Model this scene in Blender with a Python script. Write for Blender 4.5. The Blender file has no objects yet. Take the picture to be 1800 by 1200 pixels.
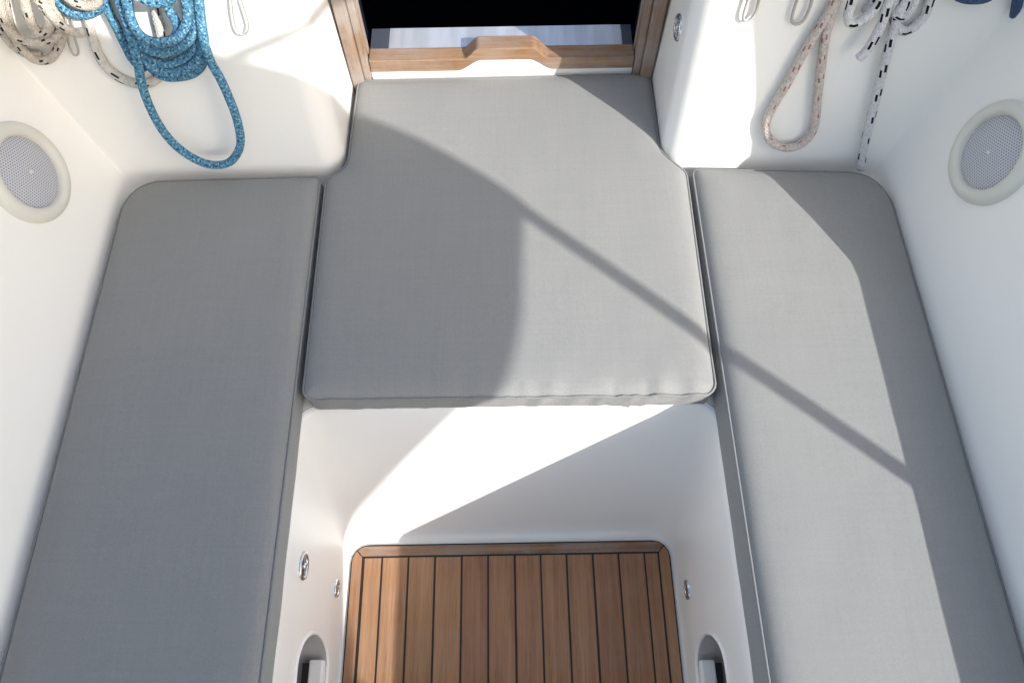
import bpy, bmesh, math, random
import numpy as np
from mathutils import Vector, Matrix, noise
from mathutils.geometry import delaunay_2d_cdt

random.seed(7)
S = bpy.context.scene
COL = S.collection

# ------------------------------------------------------------------ camera
# measured from the photograph: 26 mm lens, pitched 64.4 deg down, rolled 1 deg
PITCH, ROLL, FPX = math.radians(64.4), math.radians(1.0), 1300.0
CAM = Vector((0.01, 0.0, 1.5))
FWD = Vector((0, math.cos(PITCH), -math.sin(PITCH)))
R0 = Vector((1, 0, 0)); U0 = R0.cross(FWD)
CR = R0 * math.cos(ROLL) - U0 * math.sin(ROLL)
CU = R0 * math.sin(ROLL) + U0 * math.cos(ROLL)
cd = bpy.data.cameras.new('camera'); cam = bpy.data.objects.new('camera', cd); COL.objects.link(cam)
cd.lens = 26.0; cd.sensor_width = 36.0; cd.clip_start = 0.02; cd.clip_end = 6000
m = Matrix((CR, CU, -FWD)).transposed().to_4x4(); m.translation = CAM
cam.matrix_world = m
S.camera = cam

# ------------------------------------------------------------------ sky, sun, exposure
SUN = Vector((1.21, -1.0, 1.0))            # towards the sun (from the shadows in the photo)
w = bpy.data.worlds.new('World'); S.world = w; w.use_nodes = True
nt = w.node_tree; bg = nt.nodes['Background']
sky = nt.nodes.new('ShaderNodeTexSky'); sky.sky_type = 'NISHITA'; sky.sun_disc = False
sky.sun_elevation = math.atan2(SUN.z, math.hypot(SUN.x, SUN.y))
sky.sun_rotation = math.atan2(SUN.x, SUN.y)
sky.air_density = 1.0; sky.dust_density = 2.0; sky.ozone_density = 0.0
nt.links.new(sky.outputs[0], bg.inputs[0]); bg.inputs[1].default_value = 0.15
sl = bpy.data.lights.new('sun', 'SUN'); sl.energy = 3.1; sl.angle = math.radians(0.55); sl.color = (1.0, 0.968, 0.92)
so = bpy.data.objects.new('sun', sl); COL.objects.link(so)
so.rotation_euler = SUN.to_track_quat('Z', 'Y').to_euler(); so.location = SUN * 10
S.view_settings.view_transform = 'Standard'; S.view_settings.look = 'None'
S.view_settings.gamma = 1.0; S.view_settings.use_curve_mapping = False
S.view_settings.exposure = 0.96
S.cycles.max_bounces = 16; S.cycles.diffuse_bounces = 10; S.cycles.glossy_bounces = 6; S.cycles.transmission_bounces = 8

# ------------------------------------------------------------------ node helpers
class Mat:
    def __init__(s, name):
        s.m = bpy.data.materials.new(name); s.m.use_nodes = True
        s.t = s.m.node_tree; s.b = s.t.nodes['Principled BSDF']
    def n(s, ty, **k):
        o = s.t.nodes.new('ShaderNode' + ty)
        for a, b in k.items(): setattr(o, a, b)
        return o
    def l(s, a, b):
        if isinstance(b, (int, float)) or isinstance(b, tuple): raise TypeError
        s.t.links.new(a, b)
    def put(s, sock, v):
        if hasattr(v, 'is_linked'): s.t.links.new(v, sock)
        else: sock.default_value = v
    def math(s, op, a, b=0.0, c=0.0):
        o = s.n('Math', operation=op)
        for i, v in enumerate((a, b, c)): s.put(o.inputs[i], v)
        return o.outputs[0]
    def coord(s, which='Object', scale=None):
        o = s.n('TexCoord').outputs[which]
        if scale is None: return o
        mp = s.n('Mapping'); s.l(o, mp.inputs[0]); mp.inputs['Scale'].default_value = scale
        return mp.outputs[0]
    def noise(s, vec, scale, detail=3.0, rough=0.55):
        o = s.n('TexNoise'); s.l(vec, o.inputs['Vector'])
        o.inputs['Scale'].default_value = scale; o.inputs['Detail'].default_value = detail; o.inputs['Roughness'].default_value = rough
        return o.outputs['Fac']
    def ramp(s, fac, stops):
        o = s.n('ValToRGB'); s.put(o.inputs[0], fac); e = o.color_ramp.elements
        while len(e) < len(stops): e.new(0.5)
        for i, (p, c) in enumerate(stops):
            e[i].position = p; e[i].color = (c, c, c, 1) if isinstance(c, float) else (*c, 1)
        return o.outputs[0]
    def mix(s, f, a, b, mode='MIX'):
        o = s.n('Mix', data_type='RGBA', blend_type=mode); s.put(o.inputs[0], f)
        s.put(o.inputs[6], a if not isinstance(a, tuple) else (*a, 1)); s.put(o.inputs[7], b if not isinstance(b, tuple) else (*b, 1))
        return o.outputs[2]
    def bump(s, h, strength, dist):
        o = s.n('Bump'); s.put(o.inputs['Height'], h); o.inputs['Strength'].default_value = strength; o.inputs['Distance'].default_value = dist
        s.l(o.outputs[0], s.b.inputs['Normal']); return o
    def base(s, c, rough=0.5, metal=0.0, spec=None):
        if isinstance(c, tuple): s.b.inputs['Base Color'].default_value = (*c, 1)
        else: s.l(c, s.b.inputs['Base Color'])
        s.put(s.b.inputs['Roughness'], rough); s.b.inputs['Metallic'].default_value = metal
        if spec is not None: s.b.inputs['Specular IOR Level'].default_value = spec

M = {}
def simple(name, c, rough=0.5, metal=0.0, spec=None):
    q = Mat(name); q.base(c, rough, metal, spec); M[name] = q.m; return q

# white gelcoat: glossy, very slight orange-peel, faint grubby marks
q = Mat('gelcoat'); v = q.coord()
n1 = q.noise(v, 7.0, 3.0); n2 = q.noise(v, 1.3, 2.0)
c = q.mix(n1, (0.888, 0.880, 0.855), (0.870, 0.860, 0.832))
c = q.mix(q.math('MULTIPLY', n2, 0.35), c, (0.858, 0.850, 0.825))
sc = q.ramp(q.noise(q.coord('Object', (70.0, 9.0, 70.0)), 1.0, 4.0, 0.6), [(0.60, 0.0), (0.75, 1.0)])
c = q.mix(q.math('MULTIPLY', sc, q.math('MULTIPLY', q.noise(v, 3.0, 2.0), 0.16)), c, (0.70, 0.69, 0.66))
q.base(c, q.math('ADD', q.math('MULTIPLY', n2, 0.06), 0.31)); q.bump(q.noise(v, 9.0, 1.0), 0.03, 0.01); M['gelcoat'] = q.m

# grey woven cushion cloth
q = Mat('cushion_cloth'); v = q.coord()
sx = q.n('SeparateXYZ'); q.l(v, sx.inputs[0])
wx = q.math('SINE', q.math('MULTIPLY', sx.outputs[0], 1900.0)); wy = q.math('SINE', q.math('MULTIPLY', sx.outputs[1], 1900.0))
weave = q.math('MULTIPLY', wx, wy)
fine = q.noise(v, 420.0, 2.0, 0.7)
stv = q.noise(q.coord('Object', (260.0, 9.0, 9.0)), 1.0, 2.0); sth = q.noise(q.coord('Object', (9.0, 260.0, 9.0)), 1.0, 2.0)
slub = q.math('ADD', stv, sth)
big = q.noise(v, 5.0, 3.0)
f = q.math('ADD', q.math('MULTIPLY', fine, 0.75), q.math('MULTIPLY', slub, 0.22))
c = q.mix(q.ramp(f, [(0.35, 0.0), (0.90, 1.0)]), (0.224, 0.227, 0.224), (0.292, 0.294, 0.288))
c = q.mix(q.math('MULTIPLY', q.ramp(big, [(0.35, 0.0), (0.75, 1.0)]), 0.35), c, (0.238, 0.241, 0.239))
q.base(c, 0.9, 0.0, 0.2); q.b.inputs['Sheen Weight'].default_value = 0.12; q.b.inputs['Sheen Roughness'].default_value = 0.5
q.bump(q.math('ADD', q.math('MULTIPLY', weave, 0.3), q.math('ADD', fine, q.math('MULTIPLY', slub, 0.5))), 0.2, 0.0010); M['cloth'] = q.m
q = Mat('cushion_piping'); v = q.coord()
q.base(q.mix(q.noise(v, 300.0), (0.185, 0.191, 0.194), (0.27, 0.276, 0.28)), 0.85, 0.0, 0.2); M['piping'] = q.m

# teak: grain along Y, each plank its own shade
def teak(name, a, b, grey, ax=1):
    q = Mat(name); oi = q.n('ObjectInfo'); v0 = q.coord()
    mp = q.n('Mapping'); q.l(v0, mp.inputs[0]); sc = [95.0, 95.0, 95.0]; sc[ax] = 3.5; mp.inputs['Scale'].default_value = sc
    cb = q.n('CombineXYZ'); 
    for i in range(3): q.l(q.math('MULTIPLY', oi.outputs['Random'], 37.0 + 11 * i), cb.inputs[i])
    q.l(cb.outputs[0], mp.inputs['Location'])
    g = q.noise(mp.outputs[0], 1.0, 5.0, 0.65)
    mp2 = q.n('Mapping'); q.l(v0, mp2.inputs[0]); s2 = [420.0] * 3; s2[ax] = 16.0; mp2.inputs['Scale'].default_value = s2
    g2 = q.noise(mp2.outputs[0], 1.0, 2.0)
    c = q.mix(q.ramp(g, [(0.28, 0.0), (0.72, 1.0)]), a, b)
    c = q.mix(q.math('MULTIPLY', q.ramp(g2, [(0.52, 0.0), (0.72, 1.0)]), 0.45), c, tuple(x * 0.55 for x in a))
    c = q.mix(q.math('MULTIPLY', q.ramp(q.noise(v0, 11.0, 5.0, 0.65), [(0.35, 0.0), (0.72, 1.0)]), grey * 1.6), c, (0.33, 0.29, 0.26))
    hs = q.n('HueSaturation'); q.l(c, hs.inputs['Color'])
    q.l(q.math('ADD', q.math('MULTIPLY', oi.outputs['Random'], 0.20), 0.88), hs.inputs['Value'])
    q.l(q.math('ADD', q.math('MULTIPLY', oi.outputs['Random'], 0.01), 0.493), hs.inputs['Hue'])
    q.base(hs.outputs[0], 0.72, 0.0, 0.3); q.bump(q.math('ADD', g, g2), 0.35, 0.0012); M[name] = q.m
teak('teak', (0.250, 0.122, 0.058), (0.40, 0.218, 0.112), 0.16)
teak('teak_trim', (0.16, 0.080, 0.040), (0.37, 0.215, 0.112), 0.45, ax=0)
teak('teak_jamb', (0.15, 0.085, 0.052), (0.36, 0.26, 0.18), 0.75, ax=2)
simple('caulk', (0.012, 0.010, 0.009), 0.6)
q = Mat('steel'); v = q.coord('Object', (6.0, 500.0, 500.0)); g = q.noise(v, 1.0, 2.0)
q.base(q.mix(g, (0.55, 0.56, 0.58), (0.70, 0.71, 0.72)), q.ramp(g, [(0.2, 0.18), (0.8, 0.36)]), 1.0); M['steel'] = q.m
q = Mat('threshold_steel'); v = q.coord(); g = q.noise(v, 60.0, 6.0, 0.7); g2 = q.noise(q.coord('Object', (40.0, 3.0, 3.0)), 1.0, 3.0)
q.base(q.mix(q.ramp(g2, [(0.35, 0.0), (0.65, 1.0)]), (0.74, 0.74, 0.76), (0.93, 0.93, 0.95)), q.ramp(g, [(0.3, 0.30), (0.75, 0.55)]), 0.7); M['threshold'] = q.m
simple('dark_reflection', (0.06, 0.07, 0.09), 0.4)  # colour of the dark reflections at the plate ends
simple('black_void', (0.006, 0.006, 0.007), 0.7)
q = Mat('dark_interior'); v = q.coord('Object', (60.0, 2.0, 2.0)); q.base(q.mix(q.noise(v, 1.0), (0.003, 0.004, 0.010), (0.005, 0.007, 0.016)), 0.8, 0.0, 0.1); M['interior'] = q.m  # near-black stands for the lack of light in the cabin
simple('pocket_shade_grey', (0.40, 0.39, 0.38), 0.35)  # part of the recess shade is put into this grey
simple('cream_plastic', (0.66, 0.655, 0.60), 0.38)
q = Mat('speaker_grille'); uv = q.n('UVMap').outputs[0]
sp = q.n('SeparateXYZ'); q.l(uv, sp.inputs[0])
row = q.math('FLOOR', sp.outputs[1])
fx = q.math('FRACT', q.math('ADD', sp.outputs[0], q.math('MULTIPLY', q.math('MODULO', row, 2.0), 0.5))); fy = q.math('FRACT', sp.outputs[1])
dx = q.math('SUBTRACT', fx, 0.5); dy = q.math('SUBTRACT', fy, 0.5)
d = q.math('SQRT', q.math('ADD', q.math('MULTIPLY', dx, dx), q.math('MULTIPLY', dy, dy)))
hole = q.math('LESS_THAN', d, 0.33)
q.base(q.mix(hole, (0.56, 0.575, 0.62), (0.24, 0.25, 0.29)), 0.5); q.bump(q.math('SUBTRACT', 1.0, hole), 0.6, 0.001); M['grille'] = q.m

# braided ropes: uv.x runs 0-1 round the rope, uv.y is metres along it
def rope_mat(name, ca, cb, tick=None, pitch=0.043, pairs=2, speck=None, seed=0.0, tw=0.20, tl=0.30):
    q = Mat(name); uv = q.n('UVMap').outputs[0]; sp = q.n('SeparateXYZ'); q.l(uv, sp.inputs[0])
    U, V = sp.outputs[0], sp.outputs[1]
    a = q.math('SINE', q.math('MULTIPLY', q.math('ADD', q.math('MULTIPLY', U, 8.0), q.math('MULTIPLY', V, 130.0)), 6.2832))
    b = q.math('SINE', q.math('MULTIPLY', q.math('SUBTRACT', q.math('MULTIPLY', U, 8.0), q.math('MULTIPLY', V, 130.0)), 6.2832))
    br = q.math('MAXIMUM', a, b)
    mp = q.n('Mapping'); q.l(uv, mp.inputs[0]); mp.inputs['Scale'].default_value = (6.0, 170.0, 1.0); mp.inputs['Location'].default_value = (seed, seed, 0)
    nz = q.noise(mp.outputs[0], 1.0, 3.0, 0.7)
    c = q.mix(q.ramp(nz, [(0.35, 0.0), (0.68, 1.0)]), ca, cb)
    if speck:
        mp2 = q.n('Mapping'); q.l(uv, mp2.inputs[0]); mp2.inputs['Scale'].default_value = (9.0, 260.0, 1.0)
        vo = q.noise(mp2.outputs[0], 1.0, 1.0)
        c = q.mix(q.math('GREATER_THAN', vo, 0.60), c, speck)
        c = q.mix(q.math('LESS_THAN', vo, 0.38), c, tuple(x * 0.35 for x in ca))
    if tick:
        def tk(u0, u1, v0, v1):
            fu = q.math('FRACT', q.math('ADD', q.math('MULTIPLY', U, float(pairs)), q.math('MULTIPLY', V, 3.0)))
            fv = q.math('FRACT', q.math('DIVIDE', V, pitch))
            r = q.math('MULTIPLY', q.math('GREATER_THAN', fu, u0), q.math('LESS_THAN', fu, u1))
            return q.math('MULTIPLY', r, q.math('MULTIPLY', q.math('GREATER_THAN', fv, v0), q.math('LESS_THAN', fv, v1)))
        t = q.math('MAXIMUM', tk(0.14, 0.14 + tw, 0.06, 0.06 + tl), tk(0.46, 0.46 + tw * 0.85, 0.06 + tl * 0.72, 0.06 + tl * 1.7))
        c = q.mix(t, c, tick)
    q.base(c, 0.85, 0.0, 0.2); q.bump(br, 0.5, 0.0012); M[name] = q.m
rope_mat('rope_blue', (0.050, 0.165, 0.28), (0.115, 0.285, 0.43), speck=(0.25, 0.43, 0.56))
rope_mat('rope_cream', (0.40, 0.36, 0.31), (0.60, 0.55, 0.49), tick=(0.03, 0.022, 0.02), pitch=0.036, seed=3.0, tw=0.14, tl=0.20)
rope_mat('rope_pale', (0.55, 0.53, 0.49), (0.68, 0.66, 0.62), tick=(0.02, 0.03, 0.035), pitch=0.038, seed=5.0, tw=0.15, tl=0.34)
rope_mat('rope_red', (0.44, 0.385, 0.36), (0.66, 0.60, 0.565), tick=(0.30, 0.15, 0.13), pitch=0.034, seed=8.0, tw=0.13, tl=0.24)
rope_mat('rope_white', (0.56, 0.56, 0.58), (0.74, 0.74, 0.75), tick=(0.006, 0.006, 0.008), pitch=0.043, seed=1.0)
rope_mat('rope_navy', (0.035, 0.07, 0.14), (0.07, 0.12, 0.21), seed=2.0)
simple('elastic', (0.40, 0.39, 0.375), 0.7)
q = Mat('canvas_white'); v = q.coord(); q.base(q.mix(q.noise(v, 300.0), (0.66, 0.66, 0.64), (0.74, 0.74, 0.72)), 0.9)
tr = q.n('BsdfTranslucent'); tr.inputs[0].default_value = (0.75, 0.75, 0.73, 1); mx = q.n('MixShader'); mx.inputs[0].default_value = 0.05
q.l(q.b.outputs[0], mx.inputs[1]); q.l(tr.outputs[0], mx.inputs[2]); q.l(mx.outputs[0], q.t.nodes['Material Output'].inputs[0]); M['canvas_white'] = q.m
q = Mat('canvas_grey'); v = q.coord(); q.base(q.mix(q.noise(v, 300.0), (0.60, 0.61, 0.61), (0.68, 0.69, 0.69)), 0.9)
tr = q.n('BsdfTranslucent'); tr.inputs[0].default_value = (0.72, 0.73, 0.74, 1); mx = q.n('MixShader'); mx.inputs[0].default_value = 0.45
q.l(q.b.outputs[0], mx.inputs[1]); q.l(tr.outputs[0], mx.inputs[2]); q.l(mx.outputs[0], q.t.nodes['Material Output'].inputs[0]); M['canvas_grey'] = q.m
q = Mat('clear_vinyl'); q.base((0.95, 0.95, 0.95), 0.05); q.b.inputs['Transmission Weight'].default_value = 1.0; q.b.inputs['IOR'].default_value = 1.02; M['vinyl'] = q.m
q = Mat('sea_water'); v = q.coord(); q.base((0.012, 0.05, 0.065), 0.08); q.b.inputs['IOR'].default_value = 1.33
q.bump(q.noise(v, 1.6, 5.0), 0.5, 0.25); M['water'] = q.m

# ------------------------------------------------------------------ object helpers
def link(o, parent=None):
    COL.objects.link(o)
    if parent: o.parent = parent
    return o
def mesh_obj(name, verts, faces, mat, parent=None, smooth=True, uvs=None, fix=True):
    me = bpy.data.meshes.new(name); me.from_pydata([tuple(v) for v in verts], [], faces)
    if uvs is not None:
        lay = me.uv_layers.new(name='UVMap'); k = 0
        for fu in uvs:
            for a in fu: lay.data[k].uv = a; k += 1
    elif fix:
        bm = bmesh.new(); bm.from_mesh(me); bmesh.ops.recalc_face_normals(bm, faces=bm.faces); bm.to_mesh(me); bm.free()
    me.materials.append(M[mat])
    if smooth: me.polygons.foreach_set('use_smooth', [True] * len(me.polygons))
    return link(bpy.data.objects.new(name, me), parent)
def bm_obj(name, bm, mat, parent=None, smooth=False):
    bmesh.ops.recalc_face_normals(bm, faces=bm.faces)
    me = bpy.data.meshes.new(name); bm.to_mesh(me); bm.free(); me.materials.append(M[mat])
    if smooth: me.polygons.foreach_set('use_smooth', [True] * len(me.polygons))
    return link(bpy.data.objects.new(name, me), parent)
def sharp(o, deg=35):
    o.data.set_sharp_from_angle(angle=math.radians(deg)) if hasattr(o.data, 'set_sharp_from_angle') else None
def thing(name, label, cat, loc=(0, 0, 0), group=None):
    o = bpy.data.objects.new(name, None); o.location = loc; o.empty_display_size = 0.05; COL.objects.link(o); return tag(o, label, cat, group)
def tag(o, label=None, cat=None, group=None, kind=None):
    for k, v in (('label', label), ('category', cat), ('group', group), ('kind', kind)):
        if v: o[k] = v
    return o
def box_bm(x0, x1, y0, y1, z0, z1, bev=0.0):
    bm = bmesh.new(); bmesh.ops.create_cube(bm, size=1.0)
    for v in bm.verts: v.co = Vector(((x0 + x1) / 2 + v.co.x * (x1 - x0), (y0 + y1) / 2 + v.co.y * (y1 - y0), (z0 + z1) / 2 + v.co.z * (z1 - z0)))
    if bev: bmesh.ops.bevel(bm, geom=bm.edges[:], offset=bev, segments=2, affect='EDGES', profile=0.5)
    return bm
def prism_bm(poly, axis, a, b, bev=0.0):
    # poly in the two other axes, extruded along axis from a to b
    def P(p, h): return {'x': (h, p[0], p[1]), 'y': (p[0], h, p[1]), 'z': (p[0], p[1], h)}[axis]
    bm = bmesh.new(); A = [bm.verts.new(P(p, a)) for p in poly]; B = [bm.verts.new(P(p, b)) for p in poly]
    bm.faces.new(A); bm.faces.new(B[::-1]); n = len(poly)
    for i in range(n): bm.faces.new((A[i], B[i], B[(i + 1) % n], A[(i + 1) % n]))
    bmesh.ops.recalc_face_normals(bm, faces=bm.faces)
    if bev: bmesh.ops.bevel(bm, geom=bm.edges[:], offset=bev, segments=2, affect='EDGES', profile=0.5)
    return bm
def ray(px, py): return FWD + CR * ((px - 900.0) / FPX) - CU * ((py - 600.0) / FPX)
def on_plane(px, py, p0, n):
    d = ray(px, py); return CAM + d * ((Vector(p0) - CAM).dot(n) / d.dot(n))
def catmull(P, step=0.006, closed=False):
    P = [Vector(p) for p in P]; out = []; n = len(P); rng = n if closed else n - 1
    for i in range(rng):
        if closed: a, b, c, d = P[i - 1], P[i], P[(i + 1) % n], P[(i + 2) % n]
        else: a, b, c, d = P[max(i - 1, 0)], P[i], P[i + 1], P[min(i + 2, n - 1)]
        k = max(2, int((c - b).length / step))
        for j in range(k):
            t = j / k
            out.append(0.5 * ((2 * b) + (c - a) * t + (2 * a - 5 * b + 4 * c - d) * t * t + (3 * b - 3 * c + d - a) * t ** 3))
    if not closed: out.append(P[-1].copy())
    return out
def tube(P, r, seg=10, closed=False, cap=True, v0=0.0):
    n = len(P); T = []
    for i in range(n):
        a = P[i - 1] if (i > 0 or closed) else P[i]; b = P[(i + 1) % n] if (i < n - 1 or closed) else P[i]
        T.append((b - a).normalized())
    nrm = T[0].orthogonal().normalized(); V, F, UV = [], [], []; L = [v0]
    for i in range(n):
        if i:
            nrm = (nrm - T[i] * nrm.dot(T[i])).normalized(); L.append(L[-1] + (P[i] - P[i - 1]).length)
        bn = T[i].cross(nrm); rr = r[i] if isinstance(r, list) else r
        for k in range(seg):
            an = 2 * math.pi * k / seg; V.append(P[i] + (nrm * math.cos(an) + bn * math.sin(an)) * rr)
    for i in range(n if closed else n - 1):
        j = (i + 1) % n; la = L[i]; lb = L[j] if j else L[i] + (P[0] - P[-1]).length
        for k in range(seg):
            k2 = (k + 1) % seg; F.append((i * seg + k, i * seg + k2, j * seg + k2, j * seg + k))
            UV.append(((k / seg, la), ((k + 1) / seg, la), ((k + 1) / seg, lb), (k / seg, lb)))
    if cap and not closed:
        for i, rev in ((0, True), (n - 1, False)):
            c = len(V); V.append(P[i] + T[i] * (-1 if rev else 1) * (r[i] if isinstance(r, list) else r) * 0.4)
            for k in range(seg):
                a, b = i * seg + k, i * seg + (k + 1) % seg; F.append((c, b, a) if rev else (c, a, b)); UV.append(((0, L[i]),) * 3)
    return V, F, UV
def tubes_obj(name, runs, mat, parent=None, seg=10):
    V, F, UV = [], [], []; off = 0.0
    for P, r, closed in runs:
        a, b, c = tube(P, r, seg, closed, True, off); k = len(V); V += a; F += [tuple(i + k for i in f) for f in b]; UV += c; off += 0.37
    return mesh_obj(name, V, F, mat, parent, True, UV)
def smooth01(a, b, x):
    t = min(1.0, max(0.0, (x - a) / (b - a))); return t * t * (3 - 2 * t)
def rounded(corners, step=0.012):
    # corners: (x, y, radius) in order; returns a dense closed outline
    n = len(corners); out = []
    for i in range(n):
        p = Vector(corners[i][:2]); a = Vector(corners[i - 1][:2]); b = Vector(corners[(i + 1) % n][:2]); r = corners[i][2]
        u, v = (a - p).normalized(), (b - p).normalized()
        if r > 0:
            ang = u.angle(v); d = r / math.tan(ang / 2); s, e = p + u * d, p + v * d; c = p + (u + v).normalized() * (r / math.sin(ang / 2))
            a0 = math.atan2(s.y - c.y, s.x - c.x); a1 = math.atan2(e.y - c.y, e.x - c.x); da = (a1 - a0 + math.pi) % (2 * math.pi) - math.pi
            k = max(3, int(abs(da) * r / min(step, r * 0.35)))
            out += [c + Vector((math.cos(a0 + da * j / k), math.sin(a0 + da * j / k))) * r for j in range(k + 1)]
        else: out.append(p)
    dense = []
    for i in range(len(out)):
        a, b = out[i], out[(i + 1) % len(out)]; k = max(1, int((b - a).length / step))
        dense += [a + (b - a) * (j / k) for j in range(k)]
    return dense
def poly_normals(P):
    n = len(P); area = sum(P[i].x * P[(i + 1) % n].y - P[(i + 1) % n].x * P[i].y for i in range(n)); sg = 1 if area > 0 else -1
    N = []
    for i in range(n):
        t = (P[(i + 1) % n] - P[i - 1]).normalized(); N.append(Vector((t.y, -t.x)) * sg)
    return N

# ================================================================== SETTING
sea = mesh_obj('sea_water', [(-3000, -3000, -0.75), (3000, -3000, -0.75), (3000, 3000, -0.75), (-3000, 3000, -0.75)], [(0, 1, 2, 3)], 'water', smooth=False)
tag(sea, kind='structure')

# ------------------------------------------------------------------ the boat moulding
SEAT = 0.42          # bare seat level above the cockpit sole
YAFT = -1.45
LEAN_C, LEAN_B = 0.28, 0.20
boat = thing('sailing_boat', 'white fibreglass boat cockpit with moulded seats around a teak floored foot well', 'boat')

def well_ring(z, wd, f, rc):
    pts = []; k = 8
    ys = [YAFT + (f - rc - YAFT) * j / 24 for j in range(25)]
    pts += [(-wd, y, z) for y in ys]
    pts += [(-wd + rc - rc * math.cos(a), f - rc + rc * math.sin(a), z) for a in [math.pi / 2 * j / k for j in range(1, k + 1)]]
    x0, x1 = -wd + rc, wd - rc
    pts += [(x0 + (x1 - x0) * j / 14, f, z) for j in range(1, 15)]
    pts += [(wd - rc + rc * math.sin(a), f - rc + rc * math.cos(a), z) for a in [math.pi / 2 * j / k for j in range(1, k + 1)]]
    pts += [(wd, y, z) for y in ys[::-1][1:]]
    return pts
fr = lambda z: 0.288 + (0.402 - 0.288) * (z - 0.014) / 0.396
lv = [(0.0145, 0.3115, 0.2755, 0.035), (0.0153, 0.3145, 0.280, 0.040), (0.0185, 0.3170, 0.285, 0.045), (0.026, 0.3185, 0.2915, 0.05)]
lv += [(z, 0.3185 + 0.004 * z, fr(z), 0.048 - 0.03 * z) for z in (0.06, 0.12, 0.18, 0.24, 0.30, 0.36, 0.395)]
lv += [(0.408, 0.3212, 0.4025, 0.036), (0.415, 0.3235, 0.4055, 0.038), (0.4185, 0.327, 0.409, 0.041), (0.42, 0.332, 0.414, 0.045)]
V, F = [], []; rings = []
for L in lv:
    r = well_ring(*L); rings.append(list(range(len(V), len(V) + len(r)))); V += r
for a, b in zip(rings, rings[1:]):
    for i in range(len(a)): j = (i + 1) % len(a); F.append((a[i], a[j], b[j], b[i]))
F.append(tuple(rings[0])); F.append(tuple(rings[-1]))
well = mesh_obj('foot_well', V, F, 'gelcoat', boat, True)
# moulded oval pockets cut into both well walls
def stadium(y0, y1, z0, z1, ry=0.055, k=16):
    r = (z1 - z0) / 2; zc = (z0 + z1) / 2
    return [(y1 - ry + ry * math.sin(a), zc + r * math.cos(a)) for a in [math.pi * j / k for j in range(k + 1)]] + \
           [(y0 + ry - ry * math.sin(a), zc - r * math.cos(a)) for a in [math.pi * j / k for j in range(k + 1)]]
cuts = []
for s, yo in ((-1, 0.097), (1, 0.086)):
    bm = prism_bm(stadium(-0.27, yo, 0.105, 0.30), 'x', s * 0.28, s * 0.385)
    me = bpy.data.meshes.new('cut'); bm.to_mesh(me); bm.free(); co = bpy.data.objects.new('cut', me); COL.objects.link(co); cuts.append(co)
    md = well.modifiers.new('cut', 'BOOLEAN'); md.operation = 'UNION'; md.object = co; md.solver = 'EXACT'
bvm = well.modifiers.new('rim', 'BEVEL'); bvm.width = 0.004; bvm.segments = 3; bvm.limit_method = 'ANGLE'; bvm.angle_limit = math.radians(60)
bpy.context.view_layer.update()
dg = bpy.context.evaluated_depsgraph_get(); nm = bpy.data.meshes.new_from_object(well.evaluated_get(dg)); well.modifiers.clear(); well.data = nm
for c_ in cuts: bpy.data.objects.remove(c_)
bm = bmesh.new(); bm.from_mesh(nm)
bmesh.ops.delete(bm, geom=[f_ for f_ in bm.faces if all(v_.co.z > 0.4198 for v_ in f_.verts)], context='FACES_ONLY')
bmesh.ops.reverse_faces(bm, faces=bm.faces); bm.to_mesh(nm); bm.free()
nm.polygons.foreach_set('use_smooth', [True] * len(nm.polygons)); sharp(well, 40)
nm.materials.append(M['pocket_shade_grey'])
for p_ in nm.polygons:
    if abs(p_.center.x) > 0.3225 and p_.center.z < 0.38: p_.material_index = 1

# seat deck with the well as a hole
hole = [Vector(p[:2]) for p in well_ring(*lv[-1])]
outer = [Vector(p) for p in ((-0.74, YAFT), (0.74, YAFT), (0.74, 1.075), (-0.74, 1.075))]
pts = hole + outer; n = len(hole); ed = [(i, (i + 1) % n) for i in range(n)] + [(n + i, n + (i + 1) % 4) for i in range(4)]
ov, oe, of, *_ = delaunay_2d_cdt(pts, ed, [], 0, 1e-6)
def inside(p, poly):
    r = False; j = len(poly) - 1
    for i in range(len(poly)):
        a, b = poly[i], poly[j]
        if (a.y > p.y) != (b.y > p.y) and p.x < (b.x - a.x) * (p.y - a.y) / (b.y - a.y) + a.x: r = not r
        j = i
    return r
ff = [f_ for f_ in of if not inside(sum((ov[i] for i in f_), Vector((0, 0))) / len(f_), hole)]
mesh_obj('seat_deck', [(v.x, v.y, SEAT) for v in ov], [tuple(f_) for f_ in ff], 'gelcoat', boat, False)

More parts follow.
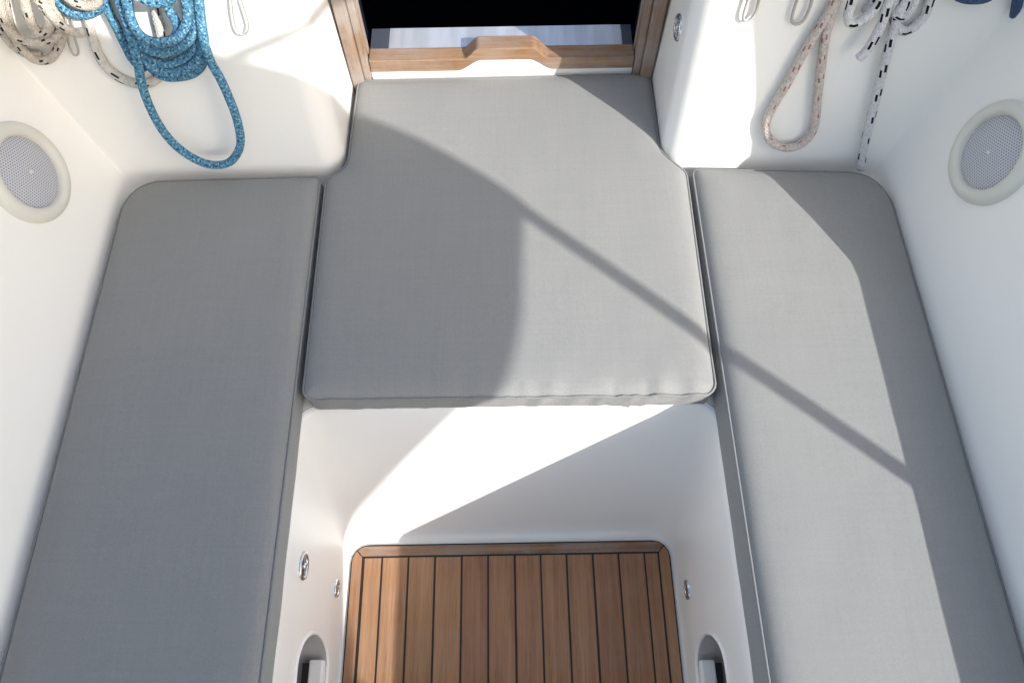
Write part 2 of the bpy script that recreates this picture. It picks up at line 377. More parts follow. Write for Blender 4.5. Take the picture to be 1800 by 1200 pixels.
# coamings + cabin bulkhead + recess sides, lofted as one wall per side
def ztop(y): return 0.598 + 0.144 * smooth01(0.47, 0.59, y) + 0.258 * smooth01(0.60, 0.82, y)
def wall_side(s):
    NY = 60
    def plan(z_of):
        # returns list of (x, y, z, nx, ny): n points into the cockpit
        out = []
        def XC(z): return 0.668 + LEAN_C * (z - 0.46)
        def YB(z): return 0.835 + LEAN_B * (z - 0.46)
        def XR(z): return 0.279 + 0.02 * (z - 0.46)
        rc, rv = 0.006, 0.042
        for j in range(NY):
            y = YAFT + (0.80 - YAFT) * (1 - (1 - j / (NY - 1)) ** 2.0); z = z_of(ztop(y)); out.append((XC(z), min(y, YB(z) - rc), z, -1, 0))
        z = z_of(1.0)
        for j in range(1, 6):
            a = math.pi / 2 * j / 5; out.append((XC(z) - rc + rc * math.cos(a), YB(z) - rc + rc * math.sin(a), z, -math.cos(a), -math.sin(a)))
        x0, x1 = XC(z) - rc, XR(z) + rv
        for j in range(1, 13): out.append((x0 + (x1 - x0) * j / 12, YB(z), z, 0, -1))
        for j in range(1, 11):
            a = math.pi / 2 * j / 10; out.append((XR(z) + rv - rv * math.sin(a), YB(z) + rv - rv * math.cos(a), z, -math.sin(a), -math.cos(a)))
        y0 = YB(z) + rv
        for j in range(1, 7): out.append((XR(z), y0 + (1.075 - y0) * j / 6, z, -1, 0))
        return out
    lev = [('f', 0.4200, 0.020), ('f', 0.4225, 0.011), ('f', 0.428, 0.0045), ('f', 0.437, 0.001), ('f', 0.45, 0.0)]
    V, F = [], []
    ring = []
    for _, z, ins in lev:
        ring.append([(x + nx * ins, y + ny * ins, zz) for x, y, zz, nx, ny in plan(lambda zt: z)])
    for t in [j / 14 for j in range(1, 15)]:
        ring.append([(x, y, zz) for x, y, zz, nx, ny in plan(lambda zt: 0.45 + t * (zt - 0.45))])
    top = plan(lambda zt: zt)
    for a in (30, 60, 90):
        r = 0.016; d = r * (1 - math.cos(math.radians(a))); h = r * math.sin(math.radians(a))
        ring.append([(x - nx * d, y - ny * d, zz + h) for x, y, zz, nx, ny in top])
    ring.append([(x - nx * 0.034, y - ny * 0.034, zz + 0.016) for x, y, zz, nx, ny in top])
    ring.append([(x - nx * 0.036, y - ny * 0.036, zz - 0.06) for x, y, zz, nx, ny in top])
    m_ = len(ring[0])
    for r in ring: V += [(s * x, y, z) for x, y, z in r]
    for i in range(len(ring) - 1):
        for j in range(m_ - 1): F.append((i * m_ + j, i * m_ + j + 1, (i + 1) * m_ + j + 1, (i + 1) * m_ + j))
    o = mesh_obj('coaming_and_bulkhead', V, F, 'gelcoat', boat, True)
    sharp(o, 50); return o
for s in (-1, 1): wall_side(s)

# side decks, hull, cabin sides and roof with the open companionway hatch
def slab(name, x0, x1, y0, y1, z0, z1, mat='gelcoat', parent=boat, bev=0.006): return bm_obj(name, box_bm(x0, x1, y0, y1, z0, z1, bev), mat, parent)
for s in (-1, 1):
    a, b = sorted((s * 0.735, s * 1.36)); slab('side_deck', a, b, YAFT, 0.62, 0.47, 0.545)
    a, b = sorted((s * 0.745, s * 1.36)); slab('side_deck', a, b, 0.612, 3.2, 0.47, 0.5435)
    a, b = sorted((s * 0.272, s * 0.865)); slab('cabin_roof', a, b, 0.99, 3.2, 0.965, 1.005)
    a, b = sorted((s * 0.83, s * 0.862)); slab('cabin_side', a, b, 0.99, 3.2, 0.46, 0.962)
    hull = [(s * 1.36, YAFT, 0.54), (s * 1.40, YAFT, 0.50), (s * 1.25, YAFT, -0.4), (s * 0.9, YAFT, -0.9)]
    V = []; F = []
    for y, k in ((YAFT, 1.0), (0.5, 1.02), (2.0, 1.0), (3.2, 0.9)): V += [(x * k, y, z) for x, _, z in hull]
    for i in range(3):
        for j in range(3): F.append((i * 4 + j, i * 4 + j + 1, (i + 1) * 4 + j + 1, (i + 1) * 4 + j))
    mesh_obj('hull_side', V, F, 'gelcoat', boat, True)
slab('cabin_roof', -0.272, 0.272, 2.0, 3.2, 0.965, 1.005)
slab('transom', -1.3, 1.3, YAFT - 0.04, YAFT - 0.001, -0.6, 0.54)
# cabin below, its darkness put into near-black colour, seen through the open companionway
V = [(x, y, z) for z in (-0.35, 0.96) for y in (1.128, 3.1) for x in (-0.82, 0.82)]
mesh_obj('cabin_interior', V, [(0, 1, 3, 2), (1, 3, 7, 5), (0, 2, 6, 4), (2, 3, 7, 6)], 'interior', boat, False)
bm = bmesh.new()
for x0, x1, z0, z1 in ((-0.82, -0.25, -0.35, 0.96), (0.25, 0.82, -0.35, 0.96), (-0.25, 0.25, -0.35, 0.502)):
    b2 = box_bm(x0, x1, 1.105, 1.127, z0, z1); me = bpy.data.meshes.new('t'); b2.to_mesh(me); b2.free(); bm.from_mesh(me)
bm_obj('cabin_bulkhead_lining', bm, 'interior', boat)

# added in the pockets: pale panel as lit floor, black strip as dark gap
for s, yo in ((-1, 0.097), (1, 0.086)):
    a, b = sorted((s * 0.322, s * 0.346)); bm_obj('pocket_lit_floor', box_bm(a, b, -0.20, yo - 0.035, 0.100, 0.1275, 0.003), 'gelcoat', boat)
    a, b = sorted((s * 0.346, s * 0.357)); bm_obj('pocket_slot', box_bm(a, b, -0.20, yo - 0.040, 0.100, 0.1265), 'black_void', boat)
    rim = [Vector((s * (0.3185 + 0.004 * z), y, z)) for y, z in stadium(-0.272, yo + 0.002, 0.103, 0.302)]
    tubes_obj('pocket_rim', [([p for i, p in enumerate(rim) if i == 0 or (p - rim[i - 1]).length > 1e-4], 0.0032, True)], 'gelcoat', boat, 8)

# ================================================================== TEAK FLOOR
floor = thing('teak_floor_panel', 'brown teak plank floor panel with black caulked seams in the foot well', 'floor panel', (0, 0, 0.0))
bm_obj('caulking', prism_bm([tuple(p) for p in rounded([(-0.3112, 0.2722, 0.033), (-0.3112, -0.62, 0), (0.3112, -0.62, 0), (0.3112, 0.2722, 0.033)], 0.02)], 'z', 0.0135, 0.0187), 'caulk', floor)
TOP = 0.020
xs = [-0.286, -0.2502, -0.1985, -0.1470, -0.0950, -0.0438, 0.0080, 0.0585, 0.1090, 0.1600, 0.2100, 0.2605, 0.288]
for a, b in zip(xs, xs[1:]):
    w_ = (b - a) / 2 - 0.0019; c_ = (a + b) / 2 + random.uniform(-0.0003, 0.0003)
    o = bm_obj('plank', box_bm(-w_, w_, -0.42, 0.42, 0.010, 0.014, 0.0009), 'teak', floor); o.location = (c_, 0.247 - 0.42 + random.uniform(-0.0004, 0.0004), TOP - 0.014 + random.uniform(-0.0003, 0.0003))
def margin(poly, name='margin_board', mat='teak'):
    return bm_obj(name, prism_bm(poly, 'z', TOP - 0.004, TOP, 0.0008), mat, floor)
def arc(cx, cy, r, a0, a1, k=5): return [(cx + r * math.cos(math.radians(a0 + (a1 - a0) * j / k)), cy + r * math.sin(math.radians(a0 + (a1 - a0) * j / k))) for j in range(k + 1)]
yF, xO, rO = 0.2695, 0.3088, 0.030
g = 0.0012
margin(arc(-xO + rO, yF - rO, rO, 132, 90) + arc(xO - rO, yF - rO, rO, 90, 48) + [(0.2893, 0.2505), (-0.2893, 0.2505)], mat='teak_trim')
for s in (-1, 1):
    a = arc(xO - rO, yF - rO, rO, 44, 0)
    p = [(x, y) for x, y in a] + [(xO, -0.58), (0.2897, -0.58), (0.2897, 0.2485)]
    margin([(s * x, y) for x, y in p])
margin([(-xO, -0.584), (xO, -0.584), (xO, -0.61), (-xO, -0.61)], mat='teak_trim')

# ================================================================== CUSHIONS
def cushion(name, label, corners, ztop_=0.481, pucker=False, seed=0.0, group=None):
    root = thing(name, label, 'cushion', (0, 0, 0), group)
    P = rounded(corners, 0.010); n = len(P); N = poly_normals(P)
    ZS = ztop_ - 0.013
    def ptop(x, y, d):
        z = ZS + 0.013 * (1 - math.exp(-d / 0.010)) + 0.004 * (1 - math.exp(-d / 0.09))
        z += 0.0022 * noise.noise(Vector((x * 5.5 + seed, y * 4.5, seed))) * min(1, d / 0.05)
        z += 0.0009 * noise.noise(Vector((x * 22 + seed, y * 16, seed))) * min(1, d / 0.02)
        if not pucker: z -= 0.011 * math.exp(-max(0.0, 0.658 - abs(x)) / 0.022)
        if pucker:
            e = max(0.0, 1 - (y - 0.405) / 0.05); k = 0.35 + 0.65 * smooth01(-0.1, 0.28, x)
            z += e * k * (0.0060 * noise.noise(Vector((x * 46, y * 14, 3.0))) + 0.0028 * math.sin(x * 190 + 3 * math.sin(x * 37)))
        return z
    A = np.array([(p.x, p.y) for p in P]); B = np.roll(A, -1, 0)
    def dist(x, y):
        q_ = np.array((x, y)); ab = B - A; t = np.clip(((q_ - A) * ab).sum(1) / (ab * ab).sum(1), 0, 1)
        return float(np.sqrt((((A + ab * t[:, None]) - q_) ** 2).sum(1)).min())
    pts = list(P); ed = [(i, (i + 1) % n) for i in range(n)]
    for off in (0.004, 0.009, 0.016, 0.026):
        for i in range(0, n, 1 if off < 0.02 else 2):
            q_ = P[i] - N[i] * off
            if dist(q_.x, q_.y) > off * 0.93: pts.append(q_)
    x0, x1, y0, y1 = A[:, 0].min(), A[:, 0].max(), A[:, 1].min(), A[:, 1].max()
    gs = 0.018; iy = 0; y = y0 + gs / 2
    while y < y1:
        x = x0 + gs / 2 + (gs / 2 if iy % 2 else 0)
        while x < x1:
            if inside(Vector((x, y)), P) and dist(x, y) > 0.034: pts.append(Vector((x, y)))
            x += gs
        y += gs; iy += 1
    ov, oe, of, *_ = delaunay_2d_cdt(pts, ed, [], 1, 1e-7)
    mesh_obj('top_panel', [(v.x, v.y, ptop(v.x, v.y, dist(v.x, v.y))) for v in ov], [tuple(f_) for f_ in of], 'cloth', root, True)
    # boxing band round the sides
    prof = [(0.0, ZS - 0.0005), (0.0010, ZS - 0.010), (0.0018, ZS - 0.022), (0.0012, ZS - 0.036), (-0.001, SEAT + 0.006), (-0.006, SEAT - 0.001)]
    V, F = [], []
    for off, z in prof:
        for i in range(n):
            x, y = P[i].x, P[i].y; o_ = off; zz = z
            w_ = 0.0009 * noise.noise(Vector((x * 18 + seed, y * 18, z * 40)))
            if not pucker and abs(x) < 0.34: o_ += (0.0085 if x > 0 else 0.0035) * min(1.0, (ZS - z) / 0.03)
            if not pucker and abs(x) > 0.55 and z == prof[0][1]: zz = ptop(x, y, 0.0) - 0.0005
            if pucker and y < 0.44:
                fo = (ZS - z) / 0.05; k = 0.30 + 0.70 * smooth01(-0.15, 0.28, x); e = 1 - smooth01(0.41, 0.44, y)
                k *= math.sin(math.pi * min(1.0, 0.08 + fo * 1.15))
                w_ += e * k * (0.0135 * noise.noise(Vector((x * 52 + 2.5 * fo, 1.7, z * 36))) + 0.0045 * math.sin(x * 190 + 5 * fo + 3 * math.sin(x * 37)))
                if z == prof[0][1]: zz = ptop(x, y, 0.0) - 0.0005; w_ = 0.0
            q_ = P[i] + N[i] * (o_ + w_); V.append((q_.x, q_.y, zz))
    for r in range(len(prof) - 1):
        for i in range(n): j = (i + 1) % n; F.append((r * n + i, r * n + j, (r + 1) * n + j, (r + 1) * n + i))
    F.append(tuple(range((len(prof) - 1) * n, len(prof) * n)))
    mesh_obj('boxing', V, F, 'cloth', root, True)
    run = [Vector((P[i].x + N[i].x * 0.0006, P[i].y + N[i].y * 0.0006, ptop(P[i].x, P[i].y, 0.0) + 0.0006)) for i in range(n)]
    tubes_obj('piping', [(run, 0.0021, True)], 'piping', root, 6)
    return root
cushion('seat_cushion', 'long grey cloth cushion lying wholly in shade beside the blue rope', [(-0.3175, YAFT + 0.1, 0.02), (-0.3175, 0.816, 0.012), (-0.60, 0.812, 0.0), (-0.655, 0.800, 0.062), (-0.657, YAFT + 0.1, 0.02)][::-1], seed=1.3, group='seat cushions')
cushion('seat_cushion', 'long grey cloth cushion striped by sunlight below the red flecked rope', [(0.3285, YAFT + 0.1, 0.02), (0.3285, 0.818, 0.012), (0.60, 0.806, 0.0), (0.663, 0.796, 0.066), (0.661, YAFT + 0.1, 0.02)], seed=4.7, group='seat cushions')
cushion('bridge_cushion', 'broad grey cloth cushion with puckered front edge below the companionway', [(-0.3038, 0.403, 0.018), (-0.3060, 0.813, 0.016), (-0.2715, 0.838, 0.03), (-0.2665, 1.037, 0.014), (0.2740, 1.041, 0.014), (0.2755, 0.858, 0.05), (0.3165, 0.812, 0.020), (0.3128, 0.401, 0.018)], pucker=True, seed=8.1)

# ================================================================== COMPANIONWAY
cw = thing('companionway_frame', 'weathered teak frame round the dark open companionway with a steel threshold', 'door frame', (0, 1.06, 0.47))
cw_off = Vector((0, -1.06, -0.47))
def cpart(name, bm, mat, parent=cw):
    o = bm_obj(name, bm, mat, parent); o.location = cw_off; return o
for s in (-1, 1):
    a, b = sorted((s * 0.2555, s * 0.2775)); j = cpart('jamb', box_bm(a, b, 1.028, 1.078, 0.43, 0.985, 0.003), 'teak_jamb')
    a, b = sorted((s * 0.2425, s * 0.2553)); g_ = bm_obj('groove_strip', box_bm(a, b, 1.036, 1.052, 0.47, 0.983, 0.002), 'teak_jamb', j)
    a, b = sorted((s * 0.2425, s * 0.2553)); g_ = bm_obj('groove_strip', box_bm(a, b, 1.062, 1.076, 0.47, 0.983, 0.002), 'teak_jamb', j)
def bump_path(z0, z1, xa, xb, xc, xd):
    # S-shaped rise from z0 to z1 between xa-xb, falling xc-xd
    P = [(-0.2415, z0)]
    for j in range(9): t = j / 8; P.append((xa + (xb - xa) * t, z0 + (z1 - z0) * smooth01(0, 1, t)))
    for j in range(9): t = j / 8; P.append((xc + (xd - xc) * t, z1 + (z0 - z1) * smooth01(0, 1, t)))
    P.append((0.2415, z0)); return P
top = bump_path(0.511, 0.535, -0.070, -0.040, 0.055, 0.085); bot = bump_path(0.484, 0.508, -0.082, -0.036, 0.051, 0.097)
cpart('sill', prism_bm(top + bot[::-1], 'y', 1.042, 1.074, 0.0016), 'teak_trim')
cpart('sill_base', prism_bm([(-0.2415, 0.43)] + [(x, z - 0.0006) for x, z in bot] + [(0.2415, 0.43)], 'y', 1.0445, 1.073), 'gelcoat')
for a_, b_ in ((-0.2415, -0.2085), (0.2235, 0.2415)): cpart('plate_end_reflection', box_bm(a_, b_, 1.0745, 1.1275, 0.5035, 0.5083, 0.001), 'dark_reflection')  # added end pieces that stand for dark reflections in the steel
cpart('threshold_plate', box_bm(-0.2080, 0.2230, 1.0745, 1.1275, 0.5035, 0.5085, 0.001), 'threshold')

# ================================================================== SPEAKERS
def speaker(s, Yc, c, label):
    a = math.atan(LEAN_C); up = Vector((s * math.sin(a), 0, math.cos(a))); ctr = Vector((s * 0.668, Yc, 0.46)) + up * c
    nrm = Vector((-s * math.cos(a), 0, math.sin(a))); yv = Vector((0, 1, 0))
    xv = yv.cross(nrm)
    root = thing('speaker', label, 'speaker', ctr, 'round cockpit speakers')
    root.matrix_world = Matrix(((xv.x, yv.x, nrm.x, ctr.x), (xv.y, yv.y, nrm.y, ctr.y), (xv.z, yv.z, nrm.z, ctr.z), (0, 0, 0, 1)))
    def lathe(name, prof, mat, k=64, uv=None):
        V, F, UV = [], [], []
        for r, z in prof:
            for i in range(k): V.append((r * math.cos(2 * math.pi * i / k), r * math.sin(2 * math.pi * i / k), z))
        for i in range(len(prof) - 1):
            for j in range(k):
                f_ = (i * k + j, i * k + (j + 1) % k, (i + 1) * k + (j + 1) % k, (i + 1) * k + j); F.append(f_)
        if uv: UV = [tuple((V[q_][0] * uv, V[q_][1] * uv) for q_ in f_) for f_ in F]
        return mesh_obj(name, V, F, mat, root, True, UV if uv else None)
    lathe('bezel', [(0.0755, -0.003), (0.0755, 0.004), (0.0740, 0.008), (0.0700, 0.0125), (0.0640, 0.0150), (0.0580, 0.0145), (0.0545, 0.011), (0.0530, 0.006), (0.0530, -0.002)], 'cream_plastic')
    lathe('grille', [(0.0532, 0.0045), (0.050, 0.0056), (0.040, 0.0078), (0.028, 0.0095), (0.015, 0.0105), (0.006, 0.0108), (0.0005, 0.0108)], 'grille', uv=260.0)
    lathe('centre_cap', [(0.0030, 0.0105), (0.0028, 0.0122), (0.0018, 0.0130), (0.0002, 0.0132)], 'cream_plastic', 16)
speaker(-1, 0.715, 0.164, 'round cream rimmed speaker in the white wall below the cream flecked rope')
speaker(1, 0.702, 0.187, 'round cream rimmed speaker in the white wall below the navy strap')

# ================================================================== STEEL FITTINGS
def fitting(ctr, nrm, r, label, name='steel_vent', cat='vent', bars=True, group=None):
    nrm = nrm.normalized(); t = Vector((0, 1, 0)); t = (t - nrm * t.dot(nrm)).normalized(); b = nrm.cross(t)
    root = thing(name, label, cat, ctr, group)
    root.matrix_world = Matrix(((t.x, b.x, nrm.x, ctr.x), (t.y, b.y, nrm.y, ctr.y), (t.z, b.z, nrm.z, ctr.z), (0, 0, 0, 1)))
    k = 36; V, F = [], []
    prof = [(r, -0.002), (r, 0.001), (r * 0.93, 0.0032), (r * 0.80, 0.0036), (r * 0.70, 0.0022), (r * 0.68, -0.001)]
    for rr, z in prof:
        for i in range(k): V.append((rr * math.cos(2 * math.pi * i / k), rr * math.sin(2 * math.pi * i / k), z))
    for i in range(len(prof) - 1):
        for j in range(k): F.append((i * k + j, i * k + (j + 1) % k, (i + 1) * k + (j + 1) % k, (i + 1) * k + j))
    mesh_obj('flange', V, F, 'steel', root, True)
    if bars:
        V = [(0.70 * r * math.cos(2 * math.pi * i / k), 0.70 * r * math.sin(2 * math.pi * i / k), 0.0003) for i in range(k)]
        mesh_obj('opening', V, [tuple(range(k))], 'black_void', root, False)
        for ang in (0, 90):
            o = bm_obj('cross_bar', box_bm(-0.71 * r, 0.71 * r, -0.11 * r, 0.11 * r, 0.0004, 0.0030 - ang * 4e-6, 0.0006), 'steel', root); o.rotation_euler.z = math.radians(ang + 20)
        o = mesh_obj('hub', [(rr * math.cos(2 * math.pi * i / 16), rr * math.sin(2 * math.pi * i / 16), z) for rr, z in ((0.24 * r, 0.001), (0.22 * r, 0.0042), (0.08 * r, 0.0050)) for i in range(16)], [(i * 16 + j, i * 16 + (j + 1) % 16, (i + 1) * 16 + (j + 1) % 16, (i + 1) * 16 + j) for i in range(2) for j in range(16)] + [tuple(range(32, 48))], 'steel', root, True)
    else:
        o = mesh_obj('screw_head', [(rr * math.cos(2 * math.pi * i / 16), rr * math.sin(2 * math.pi * i / 16), z) for rr, z in ((0.69 * r, 0.0), (0.6 * r, 0.0018), (0.3 * r, 0.0030)) for i in range(16)], [(i * 16 + j, i * 16 + (j + 1) % 16, (i + 1) * 16 + (j + 1) % 16, (i + 1) * 16 + j) for i in range(2) for j in range(16)] + [tuple(range(32, 48))], 'steel', root, True)
        bm_obj('screw_slot', box_bm(-0.42 * r, 0.42 * r, -0.07 * r, 0.07 * r, 0.0026, 0.0033), 'black_void', root)
    return root
fitting(Vector((0.2825, 0.951, 0.655)), Vector((-1, 0, 0.02)), 0.021, 'round steel slotted vent in the white side beside the teak door jamb')
fitting(Vector((-0.3193, 0.187, 0.319)), Vector((1, 0, 0)), 0.022, 'round steel slotted vent high on the white well wall')
fitting(Vector((-0.3185, 0.183, 0.089)), Vector((1, 0, 0)), 0.0165, 'small steel button low on the well wall below the steel vent', 'steel_button', 'button', False)
fitting(Vector((0.3185, 0.168, 0.104)), Vector((-1, 0, 0)), 0.0175, 'small steel button low on the shaded well wall without a vent', 'steel_button', 'button', False)

# ================================================================== ROPES on the bulkhead
BN = Vector((0, -1, LEAN_B)).normalized()
def bh(px, py, off): return on_plane(px, py, Vector((0, 0.835, 0.46)) + BN * off, BN)
def px_run(pts, off, r, closed=False):
    # each point (x, y[, extra offset in metres from the bulkhead])
    P = [bh(p[0], p[1], off + (p[2] if len(p) > 2 else 0.0)) for p in pts]
    return (catmull(P, 0.005, closed), r, closed)
RB = 0.0068
def rope(name, label, runs, mat, r=RB, cat='rope', seg=10, group=None):
    o = tubes_obj(name, [px_run(pts, off, r) for pts, off in runs], mat, None, seg); return tag(o, label, cat, group)
def rail(s, x0, x1):
    z = 0.925; root = thing('rope_rail', 'steel tube rail the ropes hang from on the %s of the open companionway' % ('port side' if s < 0 else 'starboard side'), 'rail')
    yb = 0.835 + LEAN_B * (z - 0.46); P = [Vector((x, yb - 0.035, z)) for x in (x0, (x0 + x1) / 2, x1)]
    tubes_obj('tube', [(P, 0.010, False)], 'steel', root)
    for x in (x0 + 0.02, x1 - 0.02): tubes_obj('bracket', [([Vector((x, yb - 0.035, z)), Vector((x, yb + 0.004, z))], 0.008, False)], 'steel', root)
rail(-1, -0.78, -0.33); rail(1, 0.36, 0.78)

rope('blue_rope', 'thick blue braided rope coil with one long loop hanging to the grey cushion', [
    ([(200, -110, .01), (203, -50), (209, 0), (225, 42), (235, 82), (243, 113), (249, 147), (262, 185), (283, 225), (310, 257), (345, 281), (375, 290), (402, 286), (418, 268), (423, 246), (417, 212), (405, 178), (388, 140), (370, 108), (358, 72), (352, 36), (348, 0), (342, -55), (335, -115)], 0.030),
    ([(212, -110), (217, -50), (222, 0), (232, 38), (246, 62), (266, 73), (290, 74), (311, 66), (325, 48), (329, 24), (325, -5), (318, -60), (312, -115)], 0.040),
    ([(206, -110), (212, -40), (222, 30), (238, 68), (258, 86), (284, 93), (310, 88), (332, 72), (342, 48), (340, 10), (333, -50), (326, -115)], 0.026),
    ([(204, -110), (210, -30), (224, 50), (244, 92), (268, 108), (295, 112), (322, 104), (343, 86), (350, 55), (345, 0), (339, -115)], 0.016),
    ([(206, -110), (216, -20), (230, 62), (252, 104), (276, 123), (303, 128), (330, 120), (350, 102), (357, 70), (351, 10), (342, -115)], 0.022),
    ([(214, -110), (222, -20), (238, 78), (262, 116), (287, 134), (312, 136), (338, 130), (356, 112), (360, 80), (352, 20), (340, -115)], 0.012),
    ([(175, -100), (180, -20), (190, 18), (206, 50), (222, 84), (236, 108), (256, 122)], 0.011),
    ([(228, -60), (236, -22), (252, -2), (272, 5), (292, 2), (306, -12), (312, -60)], 0.046),
    ([(280, -50), (288, -5), (297, 18), (308, 36), (313, 52), (308, 66)], 0.030),
    ([(84, -90), (92, -20), (101, 4), (118, 20), (142, 27), (164, 22), (179, 8), (188, -20), (194, -90)], 0.012)], 'rope_blue')
rope('cream_rope', 'cream rope coil with black flecks hanging above a round speaker', [
    ([(2, -90), (6, -20), (11, 20), (18, 46), (28, 67), (39, 86), (53, 100), (71, 107), (88, 103), (100, 89), (107, 72), (110, 58), (104, 44), (92, 26), (80, 0), (70, -40), (62, -90)], 0.016),
    ([(-8, -90), (-2, -10), (6, 30), (16, 52), (29, 66), (46, 73), (66, 75), (86, 71), (100, 62), (107, 50), (100, 30), (88, 5), (76, -90)], 0.027),
    ([(36, -90), (42, -10), (48, 20), (55, 42), (66, 55), (77, 58), (86, 50), (88, 38), (82, 20), (70, 0), (60, -90)], 0.034),
    ([(-22, -90), (-14, -10), (-6, 32), (4, 55), (18, 74), (34, 88), (52, 97), (72, 98)], 0.008),
    ([(50, -90), (62, -10), (80, 12), (96, 34), (110, 47), (122, 54), (134, 58), (146, 57)], 0.038),
    ([(96, -70), (108, -20), (124, 0), (142, 9), (160, 10), (172, 2), (180, -30), (184, -70)], 0.026)], 'rope_cream')
rope('pale_rope', 'pale rope with dark paired ticks looping behind the blue coil', [
    ([(146, -90), (151, 0), (156, 38), (163, 68), (174, 98), (191, 122), (215, 139), (242, 148), (266, 145), (284, 128), (288, 95), (281, 55), (272, 10), (262, -90)], 0.0055)], 'rope_pale', 0.0072)
rope('white_ticked_rope', 'white rope with black ticks whose tail trails down to the grey cushion', [
    ([(1594, -90), (1586, -20), (1580, 5), (1572, 45), (1562, 85), (1553, 120), (1543, 160), (1531, 207), (1521, 248), (1515, 280), (1513, 297)], 0.016),
    ([(1520, -90), (1508, -30), (1497, 5), (1491, 28), (1494, 41), (1506, 41), (1521, 32), (1538, 16), (1552, -8), (1570, -90)], 0.020),
    ([(1588, -90), (1572, -25), (1560, 12), (1549, 45), (1535, 72), (1521, 92), (1509, 103)], 0.028),
    ([(1560, -90), (1548, -20), (1534, 8), (1520, 24)], 0.008),
    ([(1648, -90), (1640, -20), (1633, 5), (1624, 28), (1608, 46), (1591, 55), (1578, 48), (1572, 30), (1576, 0), (1584, -90)], 0.010),
    ([(1630, -90), (1616, -25), (1607, 0), (1599, 18), (1588, 28), (1577, 24), (1573, 8), (1578, -90)], 0.024),
    ([(1610, -90), (1598, -20), (1594, 0), (1588, 14), (1578, 20)], 0.034)], 'rope_white', 0.0070)
rope('red_flecked_rope', 'pale rope with dull red flecks hanging in one teardrop loop', [
    ([(1490, -90), (1478, -30), (1466, 5), (1452, 30), (1432, 62), (1406, 106), (1382, 150), (1360, 186), (1347, 215), (1349, 239), (1362, 254), (1383, 260), (1405, 255), (1424, 239), (1433, 214), (1437, 172), (1443, 122), (1450, 72), (1460, 30), (1470, 0), (1484, -40), (1498, -90)], 0.012)], 'rope_red', 0.0069)
rope('navy_strap', 'navy blue strap looped above the shaded speaker with one free end', [
    ([(1660, -90), (1668, -40), (1684, -8), (1712, -1), (1742, -8), (1762, -40), (1772, -90)], 0.012),
    ([(1800, -90), (1794, -30), (1788, 5), (1784, 28)], 0.012)], 'rope_navy', 0.0072, 'strap')
rope('elastic_loop', 'thin white cord loop hanging free between blue rope and companionway', [([(400, -90), (405, -30), (408, 0), (411, 28), (416, 51), (425, 62), (435, 57), (438, 44), (432, 22), (424, -5), (416, -40), (408, -90)], 0.010)], 'elastic', 0.0017, 'cord', 8, 'thin cord loops')
rope('elastic_loop', 'thin white cord loop hanging below the cream flecked rope', [([(108, -60), (114, 20), (118, 62), (123, 85), (130, 97), (137, 96), (137, 86), (131, 66), (124, 20), (116, -60)], 0.008)], 'elastic', 0.0017, 'cord', 8, 'thin cord loops')
rope('elastic_loop', 'thin white cord loop on the sunlit white bulkhead edge', [([(1334, -90), (1324, -30), (1315, 0), (1307, 26), (1308, 36), (1316, 37), (1327, 25), (1334, 0), (1340, -30), (1344, -90)], 0.007)], 'elastic', 0.0022, 'cord', 8, 'thin cord loops')
rope('elastic_loop', 'thin white cord loop beside the red flecked rope', [([(1424, -90), (1410, -30), (1401, 0), (1393, 26), (1392, 38), (1400, 43), (1411, 38), (1421, 20), (1427, 0), (1432, -30), (1436, -90)], 0.007)], 'elastic', 0.0024, 'cord', 8, 'thin cord loops')

# ================================================================== BIMINI (casts the big shade) and SPRAYHOOD, both outside the frame
BY = -0.24
bim = thing('bimini_awning', 'white canvas bimini awning on steel bows over the aft cockpit', 'awning', (0, BY, 0.5)); boff = -Vector((0, BY, 0.5))
arch = [(1.205, 1.452), (1.212, 1.51), (1.205, 1.58), (1.185, 1.63), (1.13, 1.69), (0.95, 1.79), (0.6, 1.875), (0.0, 1.92)]
A = [Vector((x, 0, z)) for x, z in arch]; A = A + [Vector((-p.x, 0, p.z)) for p in A[-2::-1]]
A = catmull(A, 0.05)
edge = [(-0.24, 1.452), (-0.45, 1.459), (-0.59, 1.478), (-0.66, 1.472), (-0.786, 1.414), (-0.92, 1.341), (-1.15, 1.26), (-1.5, 1.22), (-2.3, 1.22)]
def ez(y): return float(np.interp(-y, [-e[0] for e in edge], [e[1] for e in edge]))
ys = [BY - 2.0 * j / 60 for j in range(61)]; V, F = [], []; nA = len(A)
for y in ys:
    e = ez(y)
    for p in A:
        k = 1 - smooth01(1.45, 1.75, p.z); V.append((p.x, y, p.z + (e - 1.452) * k))
for i in range(60):
    for j in range(nA - 1): F.append((i * nA + j, i * nA + j + 1, (i + 1) * nA + j + 1, (i + 1) * nA + j))
o = mesh_obj('canopy', V, F, 'canvas_white', bim, True); o.location = boff
leg = [(1.163, 0.535), (1.168, 0.80), (1.176, 1.0), (1.19, 1.23), (1.203, 1.452)]
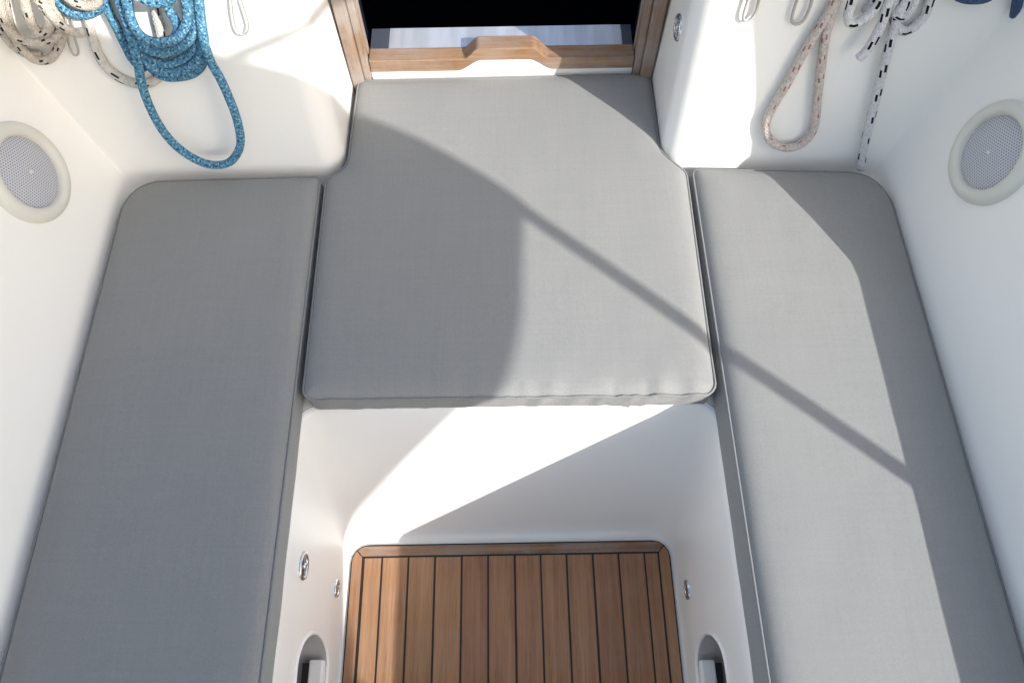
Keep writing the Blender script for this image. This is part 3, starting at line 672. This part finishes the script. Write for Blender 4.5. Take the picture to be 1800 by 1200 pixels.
for y, lo in ((BY, 0.0), (-1.2, 0.0), (-2.2, 0.0)):
    full = [Vector((x, y, z)) for x, z in leg] + [Vector((p.x, y, p.z - 0.012)) for p in A[1:-1]] + [Vector((-x, y, z)) for x, z in leg[::-1]]
    if y != BY: full = [Vector((p.x, y + (0.0 if p.z > 1.0 else (1.0 - p.z) * 0.9 * (1 if y < -2 else 0.3)), p.z)) for p in full]
    o = tubes_obj('bow', [(full, 0.0118, False)], 'steel', bim); o.location = boff

hood = thing('sprayhood', 'light grey canvas sprayhood with clear front window over the companionway', 'sprayhood', (0, 1.0, 1.0)); hoff = -Vector((0, 1.0, 1.0))
Bc = [(0.752, 0.585, 0.735), (0.775, 0.57, 0.86), (0.80, 0.55, 0.98), (0.825, 0.51, 1.2), (0.76, 0.47, 1.42), (0.55, 0.45, 1.52), (0.0, 0.44, 1.56)]
Fc = [(0.835, 1.02, 1.0), (0.835, 1.20, 1.004), (0.83, 1.45, 1.004), (0.80, 1.70, 1.004), (0.65, 1.95, 1.004), (0.40, 2.05, 1.004), (0.0, 2.08, 1.004)]
def half(Q): 
    Q = [Vector(p) for p in Q]; Q = Q + [Vector((-p.x, p.y, p.z)) for p in Q[-2::-1]]; return [catmull(Q, 1e9)[i] for i in range(0, 2 * (len(Q) - 1), 1)] + [Q[-1]]
B_, F_ = half(Bc), half(Fc); nb = len(B_); K = 8
V = []; Fn, Fw = [], []
for i in range(K + 1):
    t = i / K
    for a, b in zip(B_, F_):
        p = a.lerp(b, t); p.z += 0.22 * math.sin(math.pi * t) * smooth01(0.9, 1.5, a.z); V.append(p)
for i in range(K):
    for j in range(nb - 1):
        f_ = (i * nb + j, i * nb + j + 1, (i + 1) * nb + j + 1, (i + 1) * nb + j)
        (Fw if (3 <= i <= 7 and 7 <= j <= nb - 9) else Fn).append(f_)
o = mesh_obj('hood_canvas', V, Fn, 'canvas_grey', hood, True); o.location = hoff
o = mesh_obj('hood_window', V, Fw, 'vinyl', hood, True); o.location = hoff
o = tubes_obj('hood_bow', [([p + Vector((0, 0, -0.012)) for p in B_], 0.011, False)], 'steel', hood); o.location = hoff

st = tubes_obj('link_strap', [(catmull([(0.955, BY, 1.80), (0.86, 0.12, 1.575), (0.79, 0.482, 1.345)], 0.05), 0.010, False)], 'canvas_white', bim, 8); st.location = boff
